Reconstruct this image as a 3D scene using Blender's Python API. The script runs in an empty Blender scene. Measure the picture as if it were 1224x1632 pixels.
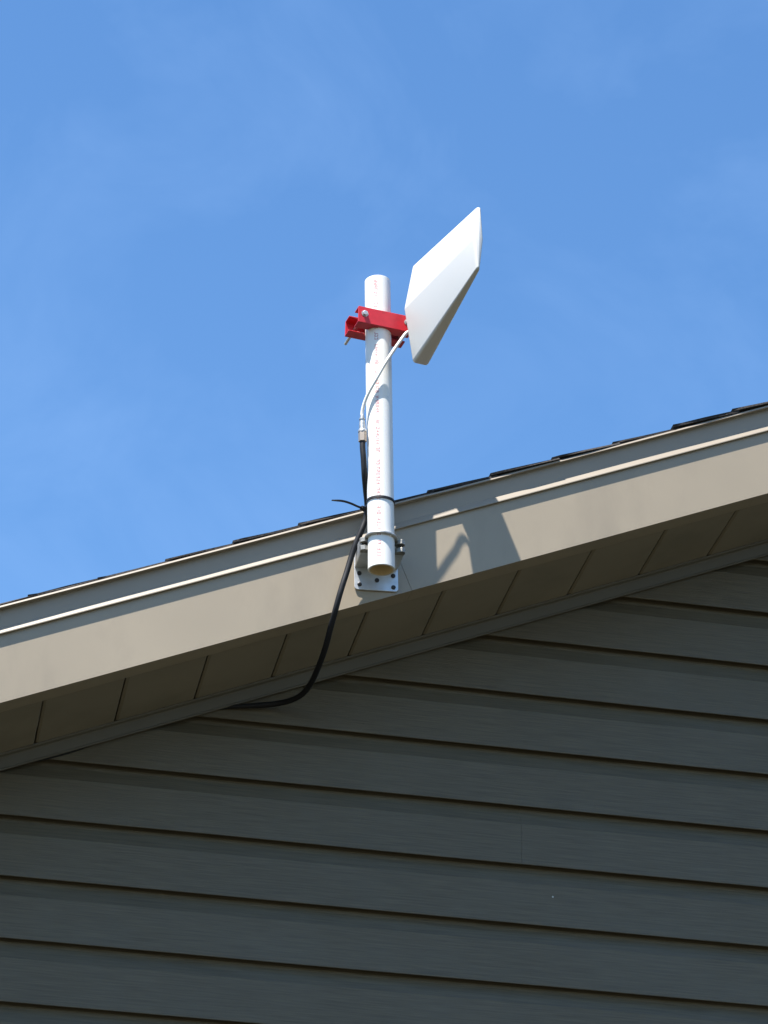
import bpy, bmesh, math, random
from mathutils import Vector, Matrix

random.seed(7)
scn = bpy.context.scene
R = math.radians
# ------------------------------------------------------------------ camera
EYE = 1.6                                  # camera height over the lawn (m)
YAW, PITCH, ROLL = 0.17088, 0.49141, 0.03293
cam_d = bpy.data.cameras.new('camera')
cam = bpy.data.objects.new('camera', cam_d)
scn.collection.objects.link(cam)
fw = Vector((math.sin(YAW)*math.cos(PITCH), math.cos(YAW)*math.cos(PITCH), math.sin(PITCH)))
rt = Vector((math.cos(YAW), -math.sin(YAW), 0))
up = rt.cross(fw)
rt2 = rt*math.cos(ROLL) + up*math.sin(ROLL)
up2 = -rt*math.sin(ROLL) + up*math.cos(ROLL)
m = Matrix((rt2, up2, -fw)).transposed().to_4x4()
m.translation = Vector((-0.71314, -4.70693, EYE))
cam.matrix_world = m
cam_d.sensor_fit = 'VERTICAL'
cam_d.sensor_height = 24.0
cam_d.lens = 24.0*4443.08/1632.0
cam_d.clip_start = 0.05
cam_d.clip_end = 5000
scn.camera = cam
scn.render.resolution_x, scn.render.resolution_y = 768, 1024

# ------------------------------------------------------------------ sky and sun
SUN_AZ, SUN_EL = R(51.0), R(64.3)          # azimuth to the left of the wall's normal
to_sun = Vector((-math.sin(SUN_AZ)*math.cos(SUN_EL), -math.cos(SUN_AZ)*math.cos(SUN_EL), math.sin(SUN_EL)))
w = bpy.data.worlds.new('World')
scn.world = w
w.use_nodes = True
nt = w.node_tree
nt.nodes.clear()
out = nt.nodes.new('ShaderNodeOutputWorld')
bg = nt.nodes.new('ShaderNodeBackground')
sky = nt.nodes.new('ShaderNodeTexSky')
sky.sky_type = 'NISHITA'
sky.sun_disc = False
sky.sun_elevation = SUN_EL
sky.sun_rotation = math.atan2(to_sun.x, to_sun.y)
sky.altitude = 200
sky.air_density = 1.0
sky.dust_density = 0.15
sky.ozone_density = 2.0
bg.inputs['Strength'].default_value = 0.095
# thin cirrus wisps over the whole dome
tc = nt.nodes.new('ShaderNodeTexCoord')
mp = nt.nodes.new('ShaderNodeMapping'); mp.inputs['Scale'].default_value = (6, 6, 7)
mp.inputs['Location'].default_value = (3.7, 1.9, 0.2)
ns = nt.nodes.new('ShaderNodeTexNoise'); ns.inputs['Scale'].default_value = 1.6; ns.inputs['Detail'].default_value = 5
ns.inputs['Roughness'].default_value = 0.58; ns.inputs['Distortion'].default_value = 0.6
rp = nt.nodes.new('ShaderNodeMapRange')
rp.inputs['From Min'].default_value = 0.45; rp.inputs['From Max'].default_value = 0.80
rp.inputs['To Min'].default_value = 0.0; rp.inputs['To Max'].default_value = 0.065
mx = nt.nodes.new('ShaderNodeMix'); mx.data_type = 'RGBA'
mx.inputs['B'].default_value = (4.0, 5.6, 8.0, 1)
L = nt.links.new
L(tc.outputs['Generated'], mp.inputs['Vector']); L(mp.outputs['Vector'], ns.inputs['Vector'])
L(ns.outputs['Fac'], rp.inputs['Value']); L(rp.outputs['Result'], mx.inputs['Factor'])
hs = nt.nodes.new('ShaderNodeHueSaturation'); hs.inputs['Saturation'].default_value = 1.20; hs.inputs['Value'].default_value = 1.0
L(sky.outputs['Color'], hs.inputs['Color']); L(hs.outputs['Color'], mx.inputs['A']); L(mx.outputs['Result'], bg.inputs['Color'])
L(bg.outputs['Background'], out.inputs['Surface'])

sd = bpy.data.lights.new('sun', 'SUN')
sd.energy = 5.0
sd.angle = R(0.53)
sd.color = (1.0, 0.965, 0.91)
so = bpy.data.objects.new('sun', sd)
so.rotation_euler = (-to_sun).to_track_quat('-Z', 'Y').to_euler()
so.location = to_sun*30
scn.collection.objects.link(so)

scn.view_settings.view_transform = 'Standard'
scn.view_settings.look = 'None'
scn.view_settings.gamma = 1
scn.view_settings.exposure = 1.38
scn.view_settings.use_curve_mapping = False

# ------------------------------------------------------------------ helpers
C = scn.collection

class MB:
    """collects vertices and faces of ONE mesh"""
    def __init__(s): s.v = []; s.f = []
    def loft(s, secs, cap=True, closed=True):
        n = len(secs[0]); b = len(s.v)
        for sec in secs: s.v += [tuple(p) for p in sec]
        for i in range(len(secs)-1):
            for j in range(n if closed else n-1):
                a = b+i*n+j; c = b+i*n+(j+1) % n
                s.f.append((a, c, c+n, a+n))
        if cap and closed:
            s.f.append(tuple(b+j for j in reversed(range(n))))
            s.f.append(tuple(b+(len(secs)-1)*n+j for j in range(n)))
        return s
    def box(s, c, d, M=None):
        c = Vector(c); d = Vector(d)/2
        M = M or Matrix.Identity(3)
        ps = [[c+M@Vector((x*d.x, y*d.y, z*d.z)) for x, y in ((-1, -1), (1, -1), (1, 1), (-1, 1))] for z in (-1, 1)]
        return s.loft(ps)
    def tube(s, pts, r, n=16, cap=True):
        """pts: list of Vector; r: radius or list of radii"""
        pts = [Vector(p) for p in pts]
        rs = r if isinstance(r, (list, tuple)) else [r]*len(pts)
        t0 = (pts[1]-pts[0]).normalized()
        u = t0.orthogonal().normalized()
        secs = []
        for i, p in enumerate(pts):
            t = (pts[min(i+1, len(pts)-1)]-pts[max(i-1, 0)]).normalized()
            u = (u-t*u.dot(t)).normalized(); v = t.cross(u)
            secs.append([p+(u*math.cos(2*math.pi*k/n)+v*math.sin(2*math.pi*k/n))*rs[i] for k in range(n)])
        return s.loft(secs, cap)
    def build(s, name, mat, parent=None, smooth=False, bevel=0, seg=2, angle=35):
        me = bpy.data.meshes.new(name)
        me.from_pydata([tuple(p) for p in s.v], [], s.f)
        bm = bmesh.new(); bm.from_mesh(me)
        bmesh.ops.recalc_face_normals(bm, faces=bm.faces)
        bm.to_mesh(me); bm.free()
        me.materials.append(mat)
        o = bpy.data.objects.new(name, me)
        C.objects.link(o)
        if parent: o.parent = parent
        if smooth:
            me.polygons.foreach_set('use_smooth', [True]*len(me.polygons))
            me.set_sharp_from_angle(angle=R(angle))
        if bevel:
            b = o.modifiers.new('bevel', 'BEVEL'); b.width = bevel; b.segments = seg
            b.limit_method = 'ANGLE'; b.angle_limit = R(25); b.harden_normals = False
        return o

def thing(name, label, cat):
    o = bpy.data.objects.new(name, None)
    o.empty_display_size = 0.05
    C.objects.link(o)
    o['label'] = label; o['category'] = cat
    return o

def part_empty(name, parent):
    o = bpy.data.objects.new(name, None); o.empty_display_size = 0.05
    C.objects.link(o); o.parent = parent
    return o

def catmull(pts, n=8):
    pts = [Vector(p) for p in pts]
    P = [pts[0]*2-pts[1]]+pts+[pts[-1]*2-pts[-2]]
    res = []
    for i in range(1, len(P)-2):
        a, b, c, d = P[i-1:i+3]
        for k in range(n):
            t = k/n
            res.append(0.5*((2*b)+(c-a)*t+(2*a-5*b+4*c-d)*t*t+(3*b-a-3*c+d)*t**3))
    res.append(pts[-1])
    return res

# ------------------------------------------------------------------ materials
def mat(name, col, rough=0.5, metal=0.0, var=0.0, scale=20, stretch=(1, 1, 1), bump=0.0, bscale=None, spec=0.5, sss=0.0, col2=None, detail=6, coat=0.0):
    M = bpy.data.materials.new(name); M.use_nodes = True
    t = M.node_tree; b = t.nodes['Principled BSDF']
    b.inputs['Base Color'].default_value = (*col, 1)
    b.inputs['Roughness'].default_value = rough
    b.inputs['Metallic'].default_value = metal
    b.inputs['Specular IOR Level'].default_value = spec
    if coat: b.inputs['Coat Weight'].default_value = coat
    if sss:
        b.inputs['Subsurface Weight'].default_value = sss
        b.inputs['Subsurface Radius'].default_value = (1.0, 0.75, 0.42)
        b.inputs['Subsurface Scale'].default_value = 0.006
    if var or bump or col2:
        tc = t.nodes.new('ShaderNodeTexCoord'); mp = t.nodes.new('ShaderNodeMapping')
        mp.inputs['Scale'].default_value = stretch
        n = t.nodes.new('ShaderNodeTexNoise'); n.inputs['Scale'].default_value = scale; n.inputs['Detail'].default_value = detail
        t.links.new(tc.outputs['Object'], mp.inputs['Vector']); t.links.new(mp.outputs['Vector'], n.inputs['Vector'])
        r = t.nodes.new('ShaderNodeValToRGB')
        c2 = col2 or tuple(min(1, c*(1+var)) for c in col)
        c1 = col if col2 else tuple(c*(1-var) for c in col)
        r.color_ramp.elements[0].color = (*c1, 1); r.color_ramp.elements[1].color = (*c2, 1)
        r.color_ramp.elements[0].position = 0.3; r.color_ramp.elements[1].position = 0.7
        t.links.new(n.outputs['Fac'], r.inputs['Fac']); t.links.new(r.outputs['Color'], b.inputs['Base Color'])
        if bump:
            n2 = n
            if bscale:
                n2 = t.nodes.new('ShaderNodeTexNoise'); n2.inputs['Scale'].default_value = bscale; n2.inputs['Detail'].default_value = 4
                t.links.new(mp.outputs['Vector'], n2.inputs['Vector'])
            bp = t.nodes.new('ShaderNodeBump'); bp.inputs['Strength'].default_value = bump; bp.inputs['Distance'].default_value = 0.002
            t.links.new(n2.outputs['Fac'], bp.inputs['Height']); t.links.new(bp.outputs['Normal'], b.inputs['Normal'])
    return M

def stain(M, col, scale, stretch, lo, hi, amount):
    t = M.node_tree; b = t.nodes['Principled BSDF']
    src = b.inputs['Base Color'].links[0].from_socket
    tc = t.nodes.new('ShaderNodeTexCoord'); mp = t.nodes.new('ShaderNodeMapping'); mp.inputs['Scale'].default_value = stretch
    n = t.nodes.new('ShaderNodeTexNoise'); n.inputs['Scale'].default_value = scale; n.inputs['Detail'].default_value = 8; n.inputs['Roughness'].default_value = 0.65
    r = t.nodes.new('ShaderNodeMapRange'); r.inputs['From Min'].default_value = lo; r.inputs['From Max'].default_value = hi; r.inputs['To Max'].default_value = amount
    x = t.nodes.new('ShaderNodeMix'); x.data_type = 'RGBA'; x.inputs['B'].default_value = (*col, 1)
    t.links.new(tc.outputs['Object'], mp.inputs['Vector']); t.links.new(mp.outputs['Vector'], n.inputs['Vector'])
    t.links.new(n.outputs['Fac'], r.inputs['Value']); t.links.new(r.outputs['Result'], x.inputs['Factor'])
    t.links.new(src, x.inputs['A']); t.links.new(x.outputs['Result'], b.inputs['Base Color'])
M_fascia = mat('taupe painted aluminium', (0.308, 0.252, 0.178), 0.42, var=0.06, scale=3, bump=0.5, bscale=5)
M_drip = mat('taupe drip edge metal', (0.275, 0.228, 0.170), 0.45, var=0.05, scale=5)
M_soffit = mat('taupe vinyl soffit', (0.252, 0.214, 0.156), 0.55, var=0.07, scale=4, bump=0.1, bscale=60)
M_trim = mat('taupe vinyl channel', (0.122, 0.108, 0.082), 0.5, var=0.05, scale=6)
M_siding = mat('charcoal vinyl siding', (0.104, 0.083, 0.050), 0.6, var=0.20, scale=9, stretch=(1.3, 6, 40), bump=0.4, bscale=30)
M_sheath = mat('wall sheathing', (0.25, 0.2, 0.14), 0.8)
M_shingle = mat('asphalt shingle granules', (0.016, 0.013, 0.012), 0.95, col2=(0.05, 0.042, 0.038), scale=260, bump=0.6, detail=2)
M_concrete = mat('foundation concrete', (0.32, 0.31, 0.29), 0.85, var=0.12, scale=6, bump=0.3)
M_pvc = mat('white pvc', (0.72, 0.705, 0.67), 0.32, var=0.012, scale=8, sss=0.06)
M_pvc_in = mat('pvc bore with painted glow', (0.84, 0.68, 0.40), 0.5, var=0.06, scale=30)  # white pvc inside; warm ground bounce and light through the wall painted as yellow
M_ink = mat('pale red ink', (0.42, 0.105, 0.105), 0.6, var=0.2, scale=400)
M_radome = mat('white antenna plastic', (0.585, 0.572, 0.545), 0.38, var=0.01, scale=10, bump=0.03, bscale=300)
M_red = mat('red powder coat', (0.46, 0.010, 0.020), 0.42, var=0.08, scale=60, bump=0.08, bscale=500)
M_steel = mat('zinc plated steel', (0.50, 0.49, 0.46), 0.42, metal=0.8, var=0.3, scale=120)
M_cast = mat('dull cast jaw', (0.26, 0.25, 0.225), 0.48, metal=0.7, var=0.3, scale=140, bump=0.2, bscale=400)
M_plate = mat('galvanised bracket plate', (0.60, 0.61, 0.62), 0.42, metal=0.75, var=0.12, scale=45, bump=0.08, bscale=150)
M_nickel = mat('nickel brass connector', (0.40, 0.32, 0.245), 0.40, metal=0.6, var=0.08, scale=90)
M_black = mat('black cable jacket', (0.009, 0.009, 0.011), 0.55, var=0.2, scale=80, spec=0.3)
M_lead = mat('white cable jacket', (0.72, 0.71, 0.68), 0.4, var=0.03, scale=60)
M_screw = mat('dark screw head', (0.05, 0.05, 0.052), 0.5, metal=0.6, var=0.2, scale=100)
M_lawn = mat('dry summer lawn', (0.016, 0.017, 0.007), 0.95, col2=(0.032, 0.026, 0.012), scale=2.5, bump=0.5, bscale=60)
M_fleck = mat('white paint fleck', (0.55, 0.54, 0.50), 0.5)

stain(M_fascia, (0.20, 0.165, 0.12), 9, (1, 1, 0.35), 0.50, 0.78, 0.45)
stain(M_soffit, (0.13, 0.12, 0.085), 5, (1, 1, 1), 0.48, 0.75, 0.5)
stain(M_siding, (0.125, 0.108, 0.076), 3.5, (1, 1, 1.6), 0.48, 0.78, 0.5)
stain(M_pvc, (0.52, 0.49, 0.43), 14, (1, 1, 0.25), 0.55, 0.80, 0.5)
stain(M_red, (0.20, 0.012, 0.014), 70, (1, 1, 1), 0.55, 0.75, 0.6)
# ------------------------------------------------------------------ ground
g = MB()
S = 1500.0
g.v = [(-S, -S, 0), (S, -S, 0), (S, S, 0), (-S, S, 0)]; g.f = [(0, 1, 2, 3)]
lawn = g.build('ground', M_lawn)
lawn['kind'] = 'structure'

# ------------------------------------------------------------------ house
OV = 0.2834                 # rake overhang
TA = 0.42369                # roof pitch (5 in 12)
ZS = EYE+2.2041             # soffit line height at x = 0
XR = 2.6                    # ridge
XL, XE = -2.3, 7.5          # outer wall corners
ca = 1/math.sqrt(1+TA*TA); sa = TA*ca

def zs(x):                  # height of the soffit line
    return ZS+TA*(x if x <= XR else 2*XR-x)

house = thing('gable_house', 'gable end of a house with charcoal lap siding, taupe rake trim and dark shingle roof', 'house')
house.location = (XR, 0, 0)
bpy.context.view_layer.update()
HM = Matrix.Translation((-XR, 0, 0))
def under_house(o):
    """parent in world coordinates to the house empty"""
    o.parent = house
    o.matrix_parent_inverse = HM
    return o

# wall core and foundation
g = MB()
pts = [(XL, 0.2), (XE, 0.2), (XE, zs(XE)+0.05), (XR, zs(XR)+0.05), (XL, zs(XL)+0.05)]
g.loft([[(x, 0.0, z) for x, z in pts], [(x, 0.12, z) for x, z in pts]])
wall = under_house(g.build('gable_wall', M_sheath))
g = MB(); g.box(((XL+XE)/2, 0.07, 0.1), (XE-XL-0.02, 0.16, 0.21))
under_house(g.build('foundation', M_concrete, bevel=0.01))

# dutch-lap siding: every course, in lengths butted end to end
EX = 0.1143
Z_COURSE = EYE+2.3072-4*EX          # a lap line in the photograph
prof = [(-0.0035, 0.0150), (-0.0165, 0.0145), (-0.0172, 0.0010), (-0.0185, -0.0014), (-0.0208, -0.0010), (-0.0211, 0.0012), (-0.0209, 0.0040), (-0.0192, 0.040), (-0.0182, 0.0780),
        (-0.0165, 0.0812), (-0.0062, 0.0990), (-0.0042, 0.1055), (-0.0036, EX+0.013), (-0.001, EX+0.013), (-0.001, 0.0150)]
kmin = int(math.floor((0.2-Z_COURSE)/EX))+1
k = kmin
while True:
    zb = Z_COURSE+k*EX
    if zb > zs(XR)-0.02: break
    def lim(z, d=0.0):
        return max(XL+0.01, (z-ZS)/TA-0.02), min(XE-0.01, 2*XR-(z-ZS)/TA+0.02)
    a0, a1 = lim(zb)
    # joints between lengths
    if k == 0: joints = [-1.85, 0.3725, 3.9]
    else:
        off = ((k*1.37) % 3.66)
        joints = [j for j in (XL+off+i*3.66 for i in range(-1, 4)) if not (-0.75 < j < 1.0)]
    cuts = [a0-1] + [j for j in joints if a0+0.15 < j < a1-0.15] + [a1+1]
    for ci in range(len(cuts)-1):
        dy = -0.0005*(ci % 2)
        s0, s1 = [], []
        for (y, z) in prof:
            l0, l1 = lim(zb+z)
            if l1 <= l0: l0 = l1 = XR
            s0.append((max(l0, min(cuts[ci]+(0.00005 if ci else 0), l1)), y+dy, zb+z))
            s1.append((min(l1, max(cuts[ci+1]-(0.00005 if ci < len(cuts)-2 else 0), l0)), y+dy, zb+z))
        # a few cross-sections so that long boards are not perfectly straight
        g = MB(); nsec = 9
        secs = []
        for q in range(nsec):
            t = q/(nsec-1)
            wob = 0 if q in (0, nsec-1) else random.uniform(-0.0007, 0.0007)
            secs.append([(A[0]+(B[0]-A[0])*t, A[1]+wob*0.6, A[2]+wob) for A, B in zip(s0, s1)])
        g.loft(secs)
        o = g.build('siding_panel', M_siding, smooth=True, angle=13)
        o.parent = wall
    k += 1
# white fleck on one course
g = MB(); g.tube([(0.4319, -0.0175, EYE+1.7914), (0.4319, -0.0202, EYE+1.7914)], [0.0022, 0.0014], n=7)
o = g.build('paint_fleck', M_fleck); o.parent = wall

# soffit: V-groove strips running from fascia to wall
soffit = under_house(part_empty('soffit', house))
SP = 0.14115; XS0 = -0.5322
def strip(xa, xb, gap, mirror=False):
    hw = 0.0070
    loc = [(gap/2, 0.0), (0.0, 0.0)]
    # (x along the slope plan, height over the soffit line)
    pr = [(xa+gap/2, 0.0215), (xa+gap/2, 0.0062), (xa+hw, 0.0035), (xb-gap/2-0.0012, 0.0035), (xb-gap/2, 0.0047), (xb-gap/2, 0.0215)]
    g = MB(); secs = []
    for y in (-OV+0.012, -0.012):
        secs.append([(x if not mirror else 2*XR-x, y, zs(x)+h) for x, h in pr])
    g.loft(secs)
    return g.build('soffit_panel', M_soffit, soffit)
j = -13
while True:
    xa = XS0+j*SP
    if xa > XR-0.02: break
    xb = min(xa+SP, XR)
    gp = 0.0038 if j % 2 == 0 else 0.0018
    strip(xa, xb, gp)
    strip(xa, xb, gp, True)
    j += 1

def rake_run(name, prof, xa, xb, material, steps=2, perp=True, mirror=False, tip=None, **kw):
    """extrude a (y, height) profile along the rake; cuts perpendicular to the slope"""
    g = MB(); secs = []
    for q in range(steps):
        t = q/(steps-1)
        x = xa+(xb-xa)*t
        pf = tip(x, prof) if tip else prof
        sec = []
        for y, h in pf:
            px = x-(h*ca*sa if perp else 0)
            pz = zs(x)+(h*ca*ca if perp else h)
            sec.append((2*XR-px if mirror else px, y, pz))
        secs.append(sec)
    g.loft(secs)
    return under_house(g.build(name, material, **kw))

# F-channel trim where the soffit meets the wall
tp = [(-0.040, 0.0030), (-0.040, 0.0004), (-0.0385, -0.0010), (-0.0300, -0.0012), (-0.0285, -0.0030), (-0.0275, -0.0225), (-0.0295, -0.0245),
      (-0.0295, -0.0272), (-0.0275, -0.0278), (-0.0262, -0.0265), (-0.0262, 0.0028), (-0.020, 0.0030)]
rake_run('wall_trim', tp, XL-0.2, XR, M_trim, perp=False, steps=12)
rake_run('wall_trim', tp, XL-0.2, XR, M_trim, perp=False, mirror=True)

# fascia boards (two lengths with a lapped joint) with a return under the edge
def fpr(d): return [(-OV+d, 0.0), (-OV+d, 0.150), (-OV+0.020, 0.150), (-OV+0.020, 0.0025), (-OV+0.044, 0.0025), (-OV+0.044, 0.0003), (-OV+0.040, 0.0)]
JX = 0.106
# the lower end runs past the eave, the upper end to the ridge
rake_run('rake_fascia', fpr(0.0), XL-0.28, JX-0.00015, M_fascia, steps=10)
rake_run('rake_fascia', fpr(-0.0006), JX+0.00015, XR+0.06, M_fascia, steps=8)
rake_run('rake_fascia', fpr(0.0004), XL-0.28, XR-0.06, M_fascia, mirror=True)

# drip edge: top rim, flat face, kicked-out lip
def dpr(r): return [(-OV-r+0.0010, 0.1838), (-OV-r, 0.1802), (-OV-r+0.0010, 0.1796), (-OV-0.0022, 0.1806), (-OV-0.0022, 0.1455), (-OV-0.0034, 0.1440), (-OV-0.0066, 0.1338),
                    (-OV-0.0066, 0.1322), (-OV-0.0062, 0.1318), (-OV-0.0013, 0.1335), (-OV+0.015, 0.1335), (-OV+0.015, 0.1840)]
DJ = 1.40
def rim(x):                       # the rim's overhang wanders a little along the run
    t = max(0.0, min(1.0, (x-0.16)/0.10)); t = t*t*(3-2*t)
    u = max(0.0, min(1.0, (x-0.26)/0.75))
    return 0.0150+0.0004*math.sin(7*x)+0.0003*math.sin(19*x)-t*(1-u)*0.0036
rake_run('drip_edge', None, XL-0.30, DJ-0.0006, M_drip, steps=60, tip=lambda x, p: dpr(rim(x)))
rake_run('drip_edge', None, DJ+0.0006, XR, M_drip, steps=14, tip=lambda x, p: dpr(rim(x)))
rake_run('drip_edge', dpr(0.0150), XL-0.30, XR, M_drip, mirror=True)

# roof deck and shingles
def up_roof(x, h, y):            # point h metres (square to the slope) over the deck line
    return (x-0.1835*ca*sa-h*sa, y, zs(x)+0.1835*ca*ca+h*ca)
YB = 6.0
roof = under_house(part_empty('roof', house))
for mir in (False, True):
    g = MB(); secs = []
    for y in (-OV+0.004, YB):
        sec = [(XL-0.3, -0.013), (XR, -0.013), (XR, -0.0002), (XL-0.3, -0.0002)]
        sec = [up_roof(x, h, y) for x, h in sec]
        if mir: sec = [(2*XR-a, b, c) for a, b, c in sec]
        secs.append(sec)
    g.loft(secs)
    o = g.build('roof_deck', M_sheath, roof)
SH = 0.1277                       # exposure along the slope
nco = int((XR-XL+0.3)/ca/SH)
def shingle(s0, y0, y1, mir=False, rag=0.0):
    g = MB()
    e0 = 0.0054+random.uniform(-0.0014, 0.0012); th = 0.0042+random.uniform(-0.0008, 0.0008)
    ln = SH+0.012
    rows = [(0.0, e0), (0.018, e0-0.0006), (ln*0.5, e0*0.55), (ln, 0.0012)]
    ys = [y0, y0+0.03, (y0+y1)/2, y1]
    secs = []
    for y in ys:
        sec = []
        d = random.uniform(-0.003, 0.003) if y == y0 else 0
        for t, h in rows: sec.append((t, h, d+(random.uniform(-.002, .002) if y == y0 else 0)))
        for t, h in reversed(rows): sec.append((t, h+th+random.uniform(-.0006, .0006), d+(random.uniform(-.002, .002) if y == y0 else 0)))
        pp = []
        for t, h, dd in sec:
            x = XL-0.31+(s0+t)*ca
            q = up_roof(x, h, y+dd)
            pp.append((2*XR-q[0], q[1], q[2]) if mir else q)
        secs.append(pp)
    g.loft(secs)
    return g.build('shingle', M_shingle, roof)
# phase so that the course steps fall where the photograph shows them
PH = 0.1116
for mir in (False, True):
    for c in range(nco):
        s0 = c*SH+PH
        if XL-0.31+(s0+SH+0.012)*ca > XR: continue
        y = -OV-0.0122+random.uniform(-0.0015, 0.0010)
        first = 0.35+0.33*(c % 3)
        shingle(s0, y, y+first, mir)
        shingle(s0, y+first+0.002, y+first+1.0, mir)
# starter strip under the first shingles
for mir in (False, True):
    g = MB(); secs = []
    for y in (-OV-0.0095, -OV+0.2):
        sec = [up_roof(x, h, y) for x, h in ((XL-0.31, 0.0), (XR, 0.0), (XR, 0.0028), (XL-0.31, 0.0028))]
        if mir: sec = [(2*XR-a, b, c) for a, b, c in sec]
        secs.append(sec)
    g.loft(secs); g.build('starter_strip', M_shingle, roof)

# ------------------------------------------------------------------ mast bracket
SO = 0.075                       # stand-off of the pipe axis from the fascia
PY = -OV-SO
PB = Vector((0.0362, PY, EYE+2.2445))
PT = Vector((0.0105, PY, EYE+2.8490))
ax = (PT-PB).normalized()
def pipe_at(z): return PB+(PT-PB)*((z-PB.z)/(PT.z-PB.z))
br = thing('mast_bracket', 'galvanised plate bracket with toothed jaws and ring bolt, screwed to the taupe fascia', 'bracket')
br.location = (0.0385, -OV, EYE+2.24)
BM = Matrix.Translation(-Vector(br.location))
def uB(o): o.parent = br; o.matrix_parent_inverse = BM; return o
tilt = R(2.9)
ML = Matrix.Rotation(-tilt, 3, 'Y')        # slight lean of the whole mount in the wall plane
cB = Vector((0.0385, 0, EYE+2.2800))
def bp(x, y, z): return cB+ML@Vector((x, 0, z))+Vector((0, y, 0))
# base plate with rounded corners
def rrect(w, h, r, n=5):
    ps = []
    for cx, cz, a in ((w/2-r, h/2-r, 0), (-w/2+r, h/2-r, 90), (-w/2+r, -h/2+r, 180), (w/2-r, -h/2+r, 270)):
        for q in range(n+1):
            t = R(a+90*q/n); ps.append((cx+r*math.cos(t), cz+r*math.sin(t)))
    return ps
Y0 = -OV-0.0012
g = MB()
PLW, PLH = 0.0800, 0.0820
g.loft([[bp(x, Y0-d, z) for x, z in rrect(PLW, PLH, 0.0065)] for d in (0.0, 0.0032)])
uB(g.build('base_plate', M_plate, bevel=0.0006))
for x, z in ((-0.031, -0.031), (0.031, -0.033), (-0.031, -0.009), (0.031, -0.010), (0.001, -0.021)):
    g = MB()
    g.tube([bp(x, Y0-0.0025, z), bp(x, Y0-0.0048, z), bp(x, Y0-0.0060, z)], [0.0042, 0.0042, 0.0026], n=10)
    g.box(bp(x, Y0-0.0062, z), (0.0048, 0.0008, 0.001), ML)
    uB(g.build('screw', M_screw, smooth=True))
# arm: open channel standing out from the plate (bottom web and two side flanges)
YE = PY+0.012
ZA, HA = 0.0030, 0.0275
g = MB(); g.loft([[bp(x, y, ZA), bp(x, y, ZA+0.0028)] + [] for x, y in ()] or [[bp(-0.039, Y0-0.0032, ZA), bp(0.039, Y0-0.0032, ZA), bp(0.039, YE, ZA), bp(-0.039, YE, ZA)], [bp(-0.039, Y0-0.0032, ZA+0.0028), bp(0.039, Y0-0.0032, ZA+0.0028), bp(0.039, YE, ZA+0.0028), bp(-0.039, YE, ZA+0.0028)]])
uB(g.build('arm_web', M_plate, bevel=0.0005))
for sx in (-1, 1):
    x0, x1 = sx*0.0392, sx*0.0364
    g = MB()
    pr = [(Y0-0.0032, ZA+0.0028), (Y0-0.0032, ZA+HA+0.006), (YE-0.004, ZA+HA), (YE-0.004, ZA+0.0028)]
    g.loft([[bp(x0, y, z) for y, z in pr], [bp(x1, y, z) for y, z in pr]])
    uB(g.build('arm_flange', M_plate, bevel=0.0004))
# toothed jaws, one each side of the pipe
for sx in (-1, 1):
    jaw = None
    g = MB()
    for zz, hh in ((ZA+0.0005, 0.0085), (ZA+0.0165, 0.0085)):
        pr = [(0.0405, YE-0.002), (0.0405, YE-0.010), (0.034, YE-0.0145), (0.0255, YE-0.0105), (0.0165, YE-0.0002), (0.0165, YE+0.002)]
        g.loft([[bp(sx*x, y, zz) for x, y in pr], [bp(sx*x, y, zz+hh) for x, y in pr]])
    g.loft([[bp(sx*x, YE+0.0005, z) for x, z in ((0.0165, ZA), (0.0405, ZA), (0.0405, ZA+0.0275), (0.0165, ZA+0.0275))], [bp(sx*x, YE-0.003, z) for x, z in ((0.0165, ZA), (0.0405, ZA), (0.0405, ZA+0.0275), (0.0165, ZA+0.0275))]])
    jaw = uB(g.build('clamp_jaw', M_cast, bevel=0.0004))
    for q in range(4):
        g = MB()
        xq = 0.0275+0.0034*q
        pr = [(xq-0.0016, YE-0.0028), (xq, YE-0.0070), (xq+0.0016, YE-0.0028)]
        g.loft([[bp(sx*x, y, ZA+0.0092) for x, y in pr], [bp(sx*x, y, ZA+0.0163) for x, y in pr]])
        g.build('tooth', M_cast, jaw)
# ring bolt round the front of the pipe, its legs running back through the jaws
zu = EYE+2.3075
pc = pipe_at(zu)
path = []
rr = 0.02415+0.0030
path += [bp(-0.0335, 0, 0)*0 + Vector((pc.x-rr-0.0005, y, zu+0.0005)) for y in (PY+0.050, PY+0.025, PY+0.006)]
for q in range(19):
    a = math.pi+math.pi*q/18
    path.append(Vector((pc.x+rr*math.cos(a), PY+rr*math.sin(a), zu+0.0008*math.sin(a))))
path += [Vector((pc.x+rr+0.0005, y, zu+0.0025)) for y in (PY+0.006, PY+0.025, PY+0.050)]
g = MB(); g.tube(path, 0.0028, n=10)
uB(g.build('ring_bolt', M_steel, smooth=True))
for sx in (-1, 1):
    g = MB()
    c0 = Vector((pc.x+sx*(rr+0.0005), PY+0.020, zu+(0.0005 if sx < 0 else 0.0025)))
    g.tube([c0, c0+Vector((0, 0.006, 0))], 0.0062, n=6)
    uB(g.build('nut', M_steel, bevel=0.0004))

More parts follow.
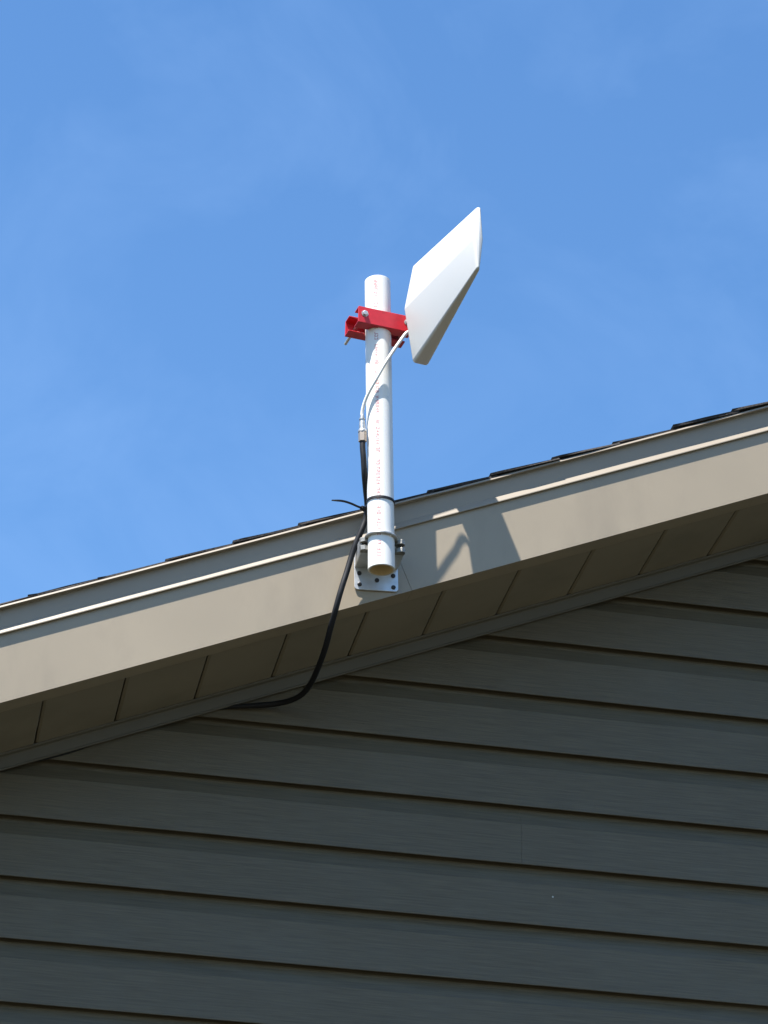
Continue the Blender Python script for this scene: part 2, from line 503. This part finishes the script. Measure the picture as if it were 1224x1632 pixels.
# ------------------------------------------------------------------ mast pipe
RO, RI = 0.02415, 0.0205
mast = thing('mast_pipe', 'upright white plastic pipe with faint red lettering, open at the bottom', 'pipe')
mast.location = PB
MM = Matrix.Translation(-PB)
def uM(o): o.parent = mast; o.matrix_parent_inverse = MM; return o
ex = Vector((1, 0, 0)); ex = (ex-ax*ex.dot(ax)).normalized(); ey = ax.cross(ex)
def ring(p, r, n=64): return [p+(ex*math.cos(2*math.pi*q/n)+ey*math.sin(2*math.pi*q/n))*r for q in range(n)]
g = MB()
secs = [ring(PB, RI), ring(PB, RO-0.0006), ring(PB+ax*0.0006, RO)] + [ring(PB+(PT-PB)*t, RO) for t in (0.2, 0.4, 0.6, 0.8)] + [ring(PT-ax*0.0008, RO), ring(PT, RO-0.0008), ring(PT, RI)]
g.loft(secs, cap=False)
pipe = uM(g.build('pipe', M_pvc, smooth=True, angle=40))
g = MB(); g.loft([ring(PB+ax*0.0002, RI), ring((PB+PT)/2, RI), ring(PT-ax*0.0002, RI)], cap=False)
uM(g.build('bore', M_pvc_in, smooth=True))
# small upright print running the length of the pipe (illegible at this distance)
rnd = random.Random(3)
g = MB()
Lp = (PT-PB).length
def on_pipe(s, ang, r): return PB+ax*s+(ex*math.cos(ang)+ey*math.sin(ang))*r
A0 = R(-90-13-6.5)       # a little left of the line facing the camera
def stroke(s0, s1, u0, u1):
    r = RO+0.00012; b = len(g.v)
    n = 2
    for s in (s0, s1):
        for q in range(n+1):
            u = u0+(u1-u0)*q/n
            g.v.append(tuple(on_pipe(s, A0+u/RO, r)))
    for q in range(n): g.f.append((b+q, b+q+1, b+n+1+q+1, b+n+1+q))
s = 0.016
words = 0
while s < Lp-0.006:
    nch = rnd.choice((2, 3, 4, 5, 6))
    for _ in range(nch):
        cw = 0.0044; hgt = 0.0066; tk = 0.0011
        base = -hgt/2
        pat = rnd.random()
        # glyph cell: text runs up the pipe, so a glyph's height lies round the pipe
        if rnd.random() < 0.9: stroke(s, s+tk, base, base+hgt)
        if rnd.random() < 0.55: stroke(s+cw-tk, s+cw, base, base+hgt*rnd.choice((1, 1, 0.5)))
        for lvl in (0, 0.5, 1):
            if rnd.random() < 0.5: stroke(s, s+cw, base+lvl*(hgt-tk), base+lvl*(hgt-tk)+tk)
        s += cw+0.0016
        if s > Lp-0.006: break
    s += rnd.choice((0.004, 0.006, 0.013))
uM(g.build('printed_lettering', M_ink))

# ------------------------------------------------------------------ antenna
PHI = R(10.7)
d = Vector((math.sin(PHI), -math.cos(PHI), 0)); sv = Vector((math.cos(PHI), math.sin(PHI), 0)); zv = Vector((0, 0, 1))
RL = Vector((0.0527, -0.408, EYE+2.763))       # left ridge at the rear
rc = RL+sv*0.0352
LA = 0.2735
ant = thing('directional_antenna', 'white tapered directional antenna held to the pipe by a red clamp', 'antenna')
ant.location = rc
AM = Matrix.Translation(-rc)
def uA(o, p=None):
    o.parent = p or ant
    if not p: o.matrix_parent_inverse = AM
    return o
def hexa(t, ins=0.0):
    # half thickness at edge and ridge, top and bottom heights, along the length t 0..1
    e = 0.0150+(0.0036-0.0150)*t; r = 0.0350+(0.0088-0.0350)*t
    zt = 0.1005+(0.0670-0.1005)*t; zb = -0.1120+(-0.0632+0.1120)*t
    e = max(0.0008, e-ins); r = max(0.002, r-ins); zt -= ins; zb += ins
    et = e+0.0050*(1-t)
    return [(-et, zt), (-r, 0.0), (-e, zb), (e, zb), (r, 0.0), (et, zt)]
def rounded(poly, rads, n=4):
    """polygon with every corner rounded by a short curve"""
    res = []
    m_ = len(poly)
    for i in range(m_):
        A, B, Cc = Vector((*poly[i-1], 0)), Vector((*poly[i], 0)), Vector((*poly[(i+1) % m_], 0))
        c = min(rads[i], (A-B).length*0.42, (Cc-B).length*0.42)
        p0 = B+(A-B).normalized()*c; p2 = B+(Cc-B).normalized()*c
        for q in range(n+1):
            t = q/n
            v = p0*(1-t)**2+B*2*t*(1-t)+p2*t*t
            res.append((v.x, v.y))
    return res
g = MB()
secs = []
for t, ins in ((0.0, 0.0040), (0.004, 0.0018), (0.010, 0.0005), (0.022, 0.0), (0.25, 0), (0.5, 0), (0.75, 0), (0.972, 0), (0.988, 0.0006), (0.996, 0.0016), (1.0, 0.0030)):
    c = rc+d*(LA*t)
    cr = 0.0060*(1-t)+0.0020*t
    secs.append([c+sv*x+zv*z for x, z in rounded(hexa(t, ins), [cr, 0.003, cr, cr, 0.003, cr])])
g.loft(secs)
rad = uA(g.build('radome', M_radome, smooth=True, angle=50))
# thin parting line along the rear
g = MB(); g.loft([[rc-d*0.0002+sv*x+zv*z for x, z in hexa(0, 0.010)], [rc-d*0.006+sv*x+zv*z for x, z in hexa(0, 0.014)]])
uA(g.build('rear_cap', M_radome, bevel=0.002))
# red clamp: two channels that sandwich the pipe
ZC = EYE+2.7480
pcl = pipe_at(ZC)
PH2 = R(8.5)
d2 = Vector((math.sin(PH2), -math.cos(PH2), 0)); s2 = Vector((math.cos(PH2), math.sin(PH2), 0))
def cp(u, v, z): return pcl+s2*u+d2*v+Vector((0, 0, z+ZC-pcl.z))
def channel(name, u0, u1, vface, vedge, h, z0, z1t, taper=0.0):
    """C channel: web at v = vface, two flanges reaching to v = vedge with an arc cut for the pipe"""
    sgn = 1 if vface > vedge else -1
    tk = 0.0026
    ch = None
    g = MB()
    # web
    def zt(u): return z1t+(u-u0)/(u1-u0)*taper
    pts = [(u0, z0), (u1, z0), (u1, zt(u1)), (u0, zt(u0))]
    g.loft([[cp(u, vface, z) for u, z in pts], [cp(u, vface-sgn*tk, z) for u, z in pts]])
    # flanges, cut away round the pipe
    for top in (0, 1):
        def fz(u): return zt(u)-tk if top else z0
        ring_r = RO+0.0004
        us = [u0, -ring_r-0.0003]+[ -ring_r*math.cos(math.pi*q/14) for q in range(15)]+[ring_r+0.0003, u1]
        inner = []
        for u in us:
            if abs(u) <= ring_r: 
                vv = math.sqrt(max(0, ring_r*ring_r-u*u))
                v = sgn*max(vv, sgn*vedge) if sgn*vedge > 0 else sgn*vv
                if sgn*vface < vv: v = vface-sgn*tk*1.01
            else: v = vedge
            inner.append((u, v))
        n = len(us)
        secs = []
        for (u, v) in inner:
            z = fz(u)
            vi = v if sgn*v < sgn*(vface-sgn*tk) else vface-sgn*tk*1.05
            secs.append([cp(u, vface-sgn*tk*0.98, z), cp(u, vi, z), cp(u, vi, z+tk), cp(u, vface-sgn*tk*0.98, z+tk)])
        g.loft(secs)
    return uA(g.build(name, M_red, bevel=0.0007))
front = channel('clamp_channel', -0.0490, 0.0560, RO+0.0060, 0.0075, 0.036, -0.0150, 0.0190)
rear = channel('clamp_channel', -0.0550, 0.0560, -RO-0.0065, -0.0075, 0.036, -0.0150, 0.0180)
# arm that joins the clamp to the rear of the radome
g = MB(); cc = rc-d*0.014
g.box(rc-d*0.0135+zv*(ZC-rc.z), (0.030, 0.021, 0.030), Matrix.Rotation(PHI, 3, 'Z'))
uA(g.build('mount_block', M_red, bevel=0.002))
# clamp bolts
for u in (-0.0365, 0.0470):
    zb_ = 0.0045
    p0 = cp(u, RO+0.0060, zb_)
    bolt = MB(); bolt.tube([p0, cp(u, -0.083, zb_-0.001)], 0.0030, n=12)
    bo = uA(bolt.build('bolt', M_steel, smooth=True))
    g = MB(); g.tube([p0, p0+d2*0.0046], 0.0052, n=6)
    uA(g.build('bolt_head', M_steel, bevel=0.0006), bo)
    g = MB(); q0 = cp(u, -RO-0.0065, zb_); g.tube([q0, q0-d2*0.0055], 0.0060, n=6)
    uA(g.build('nut', M_steel, bevel=0.0005), bo)
    g = MB(); q0 = cp(u, RO+0.0058, zb_); g.tube([q0, q0+d2*0.0010], 0.0066, n=16)
    uA(g.build('washer', M_steel, smooth=True), bo)
# white lead down to the connector
def P(x, y, z): return Vector((x, y, EYE+z))
lead_pts = [P(0.0850, -0.4080, 2.7000), P(0.0790, -0.4020, 2.7150), P(0.0700, -0.3945, 2.7260), P(0.0612, -0.3925, 2.7205), P(0.0490, -0.3935, 2.6990), P(0.0365, -0.3930, 2.6755), P(0.0222, -0.3925, 2.6470),
            P(0.0095, -0.3900, 2.6180), P(-0.0015, -0.3830, 2.5940), P(-0.0082, -0.3750, 2.5740), P(-0.0110, -0.3700, 2.5570), P(-0.0108, -0.3690, 2.5450)]
g = MB(); g.tube(catmull(lead_pts, 6), 0.0031, n=14)
uA(g.build('lead', M_lead, smooth=True))
cx = P(-0.0108, -0.3690, 2.5480); cdir = (P(-0.0080, -0.3685, 2.4930)-cx).normalized()
def cyl(name, a, b_, r, mat_, n=18, parent=None, smooth=True, bev=0.0):
    g = MB()
    rs = r if isinstance(r, list) else [r, r]
    g.tube([cx+cdir*(a+(b_-a)*q/(len(rs)-1)) for q in range(len(rs))], rs, n=n)
    return uA(g.build(name, mat_, smooth=smooth, bevel=bev), parent)
con = cyl('lead_connector', -0.0015, 0.0125, [0.0036, 0.0042, 0.0042, 0.0042], M_steel)
cyl('knurled_ring', 0.0050, 0.0075, [0.0055, 0.0055], M_steel, n=24, parent=con)
cyl('ferrule', 0.0110, 0.0290, [0.0052, 0.0058, 0.0058], M_steel, n=20, parent=con)

# ------------------------------------------------------------------ black coaxial cable
cab = thing('coaxial_cable', 'black coaxial cable hanging in front of the soffit and running under the wall trim', 'cable')
cab.location = cx+cdir*0.05
KM = Matrix.Translation(-cab.location)
def uK(o, p=None): o.parent = p or cab; o.matrix_parent_inverse = KM; return o
g = MB(); g.tube([cx+cdir*0.0285, cx+cdir*0.0300, cx+cdir*0.0335], [0.0070, 0.0078, 0.0078], n=24); uK(g.build('connector_collar', M_steel, smooth=True))
g = MB(); g.tube([cx+cdir*0.0335, cx+cdir*0.0530], 0.0078, n=6); uK(g.build('coupling_nut', M_nickel, bevel=0.0006))
k0 = cx+cdir*0.052
pts = [k0, k0+cdir*0.015, P(-0.0050, -0.3670, 2.4610), P(-0.0010, -0.3600, 2.4310), P(0.0050, -0.3450, 2.4080), P(0.0110, -0.3300, 2.3860), P(0.0105, -0.3220, 2.3640),
       P(0.0040, -0.3200, 2.3400), P(-0.0045, -0.3150, 2.3150), P(-0.0115, -0.3100, 2.2880), P(-0.0178, -0.3080, 2.2600), P(-0.0245, -0.3070, 2.2330), P(-0.0300, -0.3030, 2.2080), P(-0.0345, -0.2930, 2.1830),
       P(-0.0380, -0.2700, 2.1600), P(-0.0400, -0.2350, 2.1400), P(-0.0430, -0.1900, 2.1260), P(-0.0470, -0.1400, 2.1170), P(-0.0560, -0.0980, 2.1100), P(-0.0720, -0.0660, 2.1085), P(-0.0960, -0.0440, 2.1080), P(-0.1260, -0.0330, 2.1060), P(-0.1650, -0.0285, 2.1010), P(-0.1900, -0.0240, 2.0985)]
x = -0.235
while x > -2.2:
    sag = 0.0065 if -0.56 < x < -0.42 else 0.0
    pts.append(P(x, -0.0215, 2.2041+TA*x-0.0180-sag))
    x -= 0.055
cp_ = catmull(pts, 6)
g = MB(); g.tube(cp_, [0.0053 if p.x > -0.13 else max(0.0036, 0.0053-(-0.13-p.x)*0.05) for p in cp_], n=14)
uK(g.build('cable_jacket', M_black, smooth=True))

# ------------------------------------------------------------------ cable tie
zt = EYE+2.3800
pt = pipe_at(zt)
tie = thing('cable_tie', 'thin black cable tie round the white pipe with its loose tail sticking out left', 'cable tie')
tie.location = pt
TM = Matrix.Translation(-pt)
def uT(o): o.parent = tie; o.matrix_parent_inverse = TM; return o
def band(pts, wdt, thk, nrm=None):
    """flat strip: pts list of (point, outward normal)"""
    g = MB(); secs = []
    for p, n in pts:
        secs.append([p+n*thk+Vector((0, 0, wdt/2)), p+n*thk-Vector((0, 0, wdt/2)), p-Vector((0, 0, wdt/2)), p+Vector((0, 0, wdt/2))])
    g.loft(secs)
    return g
# the band hugs the pipe's front and passes behind the cable on the far side
ps = []
for q in range(41):
    a = R(120)-R(300)*q/40          # from behind left, round the front, to behind right
    a = R(30)-R(240)*q/40
    n = Vector((math.cos(a), math.sin(a), 0))
    ps.append((pt+n*(RO+0.0003)+Vector((0, 0, 0.0010*math.sin(a*1.0))), n))
kc = P(0.0108, -0.3265, 2.3795)     # cable centre behind the pipe
for a in (175, 150, 120, 90, 65):
    n = Vector((math.cos(R(a)), math.sin(R(a)), 0))
    ps.append((kc+n*0.0058, n))
n = ps[0][1]; ps.append((ps[0][0]+n*0.0002, n))
uT(band(ps, 0.0048, 0.0013).build('tie_band', M_black, smooth=True))
g = MB(); g.box(P(0.0012, -0.3390, 2.3750), (0.0080, 0.0075, 0.0065), Matrix.Rotation(R(35), 3, 'Z'))
uT(g.build('tie_head', M_black, bevel=0.001))
tl = catmull([P(0.0000, -0.3400, 2.3745), P(-0.0100, -0.3500, 2.3715), P(-0.0230, -0.3570, 2.3720), P(-0.0390, -0.3600, 2.3735), P(-0.0590, -0.3600, 2.3725)], 6)
g = MB(); secs = []
for i, p in enumerate(tl):
    t = i/(len(tl)-1)
    wd = 0.0058*(1 if t < 0.85 else 1-(t-0.85)/0.15*0.75)
    nn = Vector((0.25, -0.15, 0.95)).normalized()       # the tail is twisted almost flat
    wv = Vector((-0.1, -1.0, -0.12)).normalized()
    secs.append([p+wv*wd/2+nn*0.0010, p-wv*wd/2+nn*0.0010, p-wv*wd/2-nn*0.0010, p+wv*wd/2-nn*0.0010])
g.loft(secs)
uT(g.build('tie_tail', M_black))
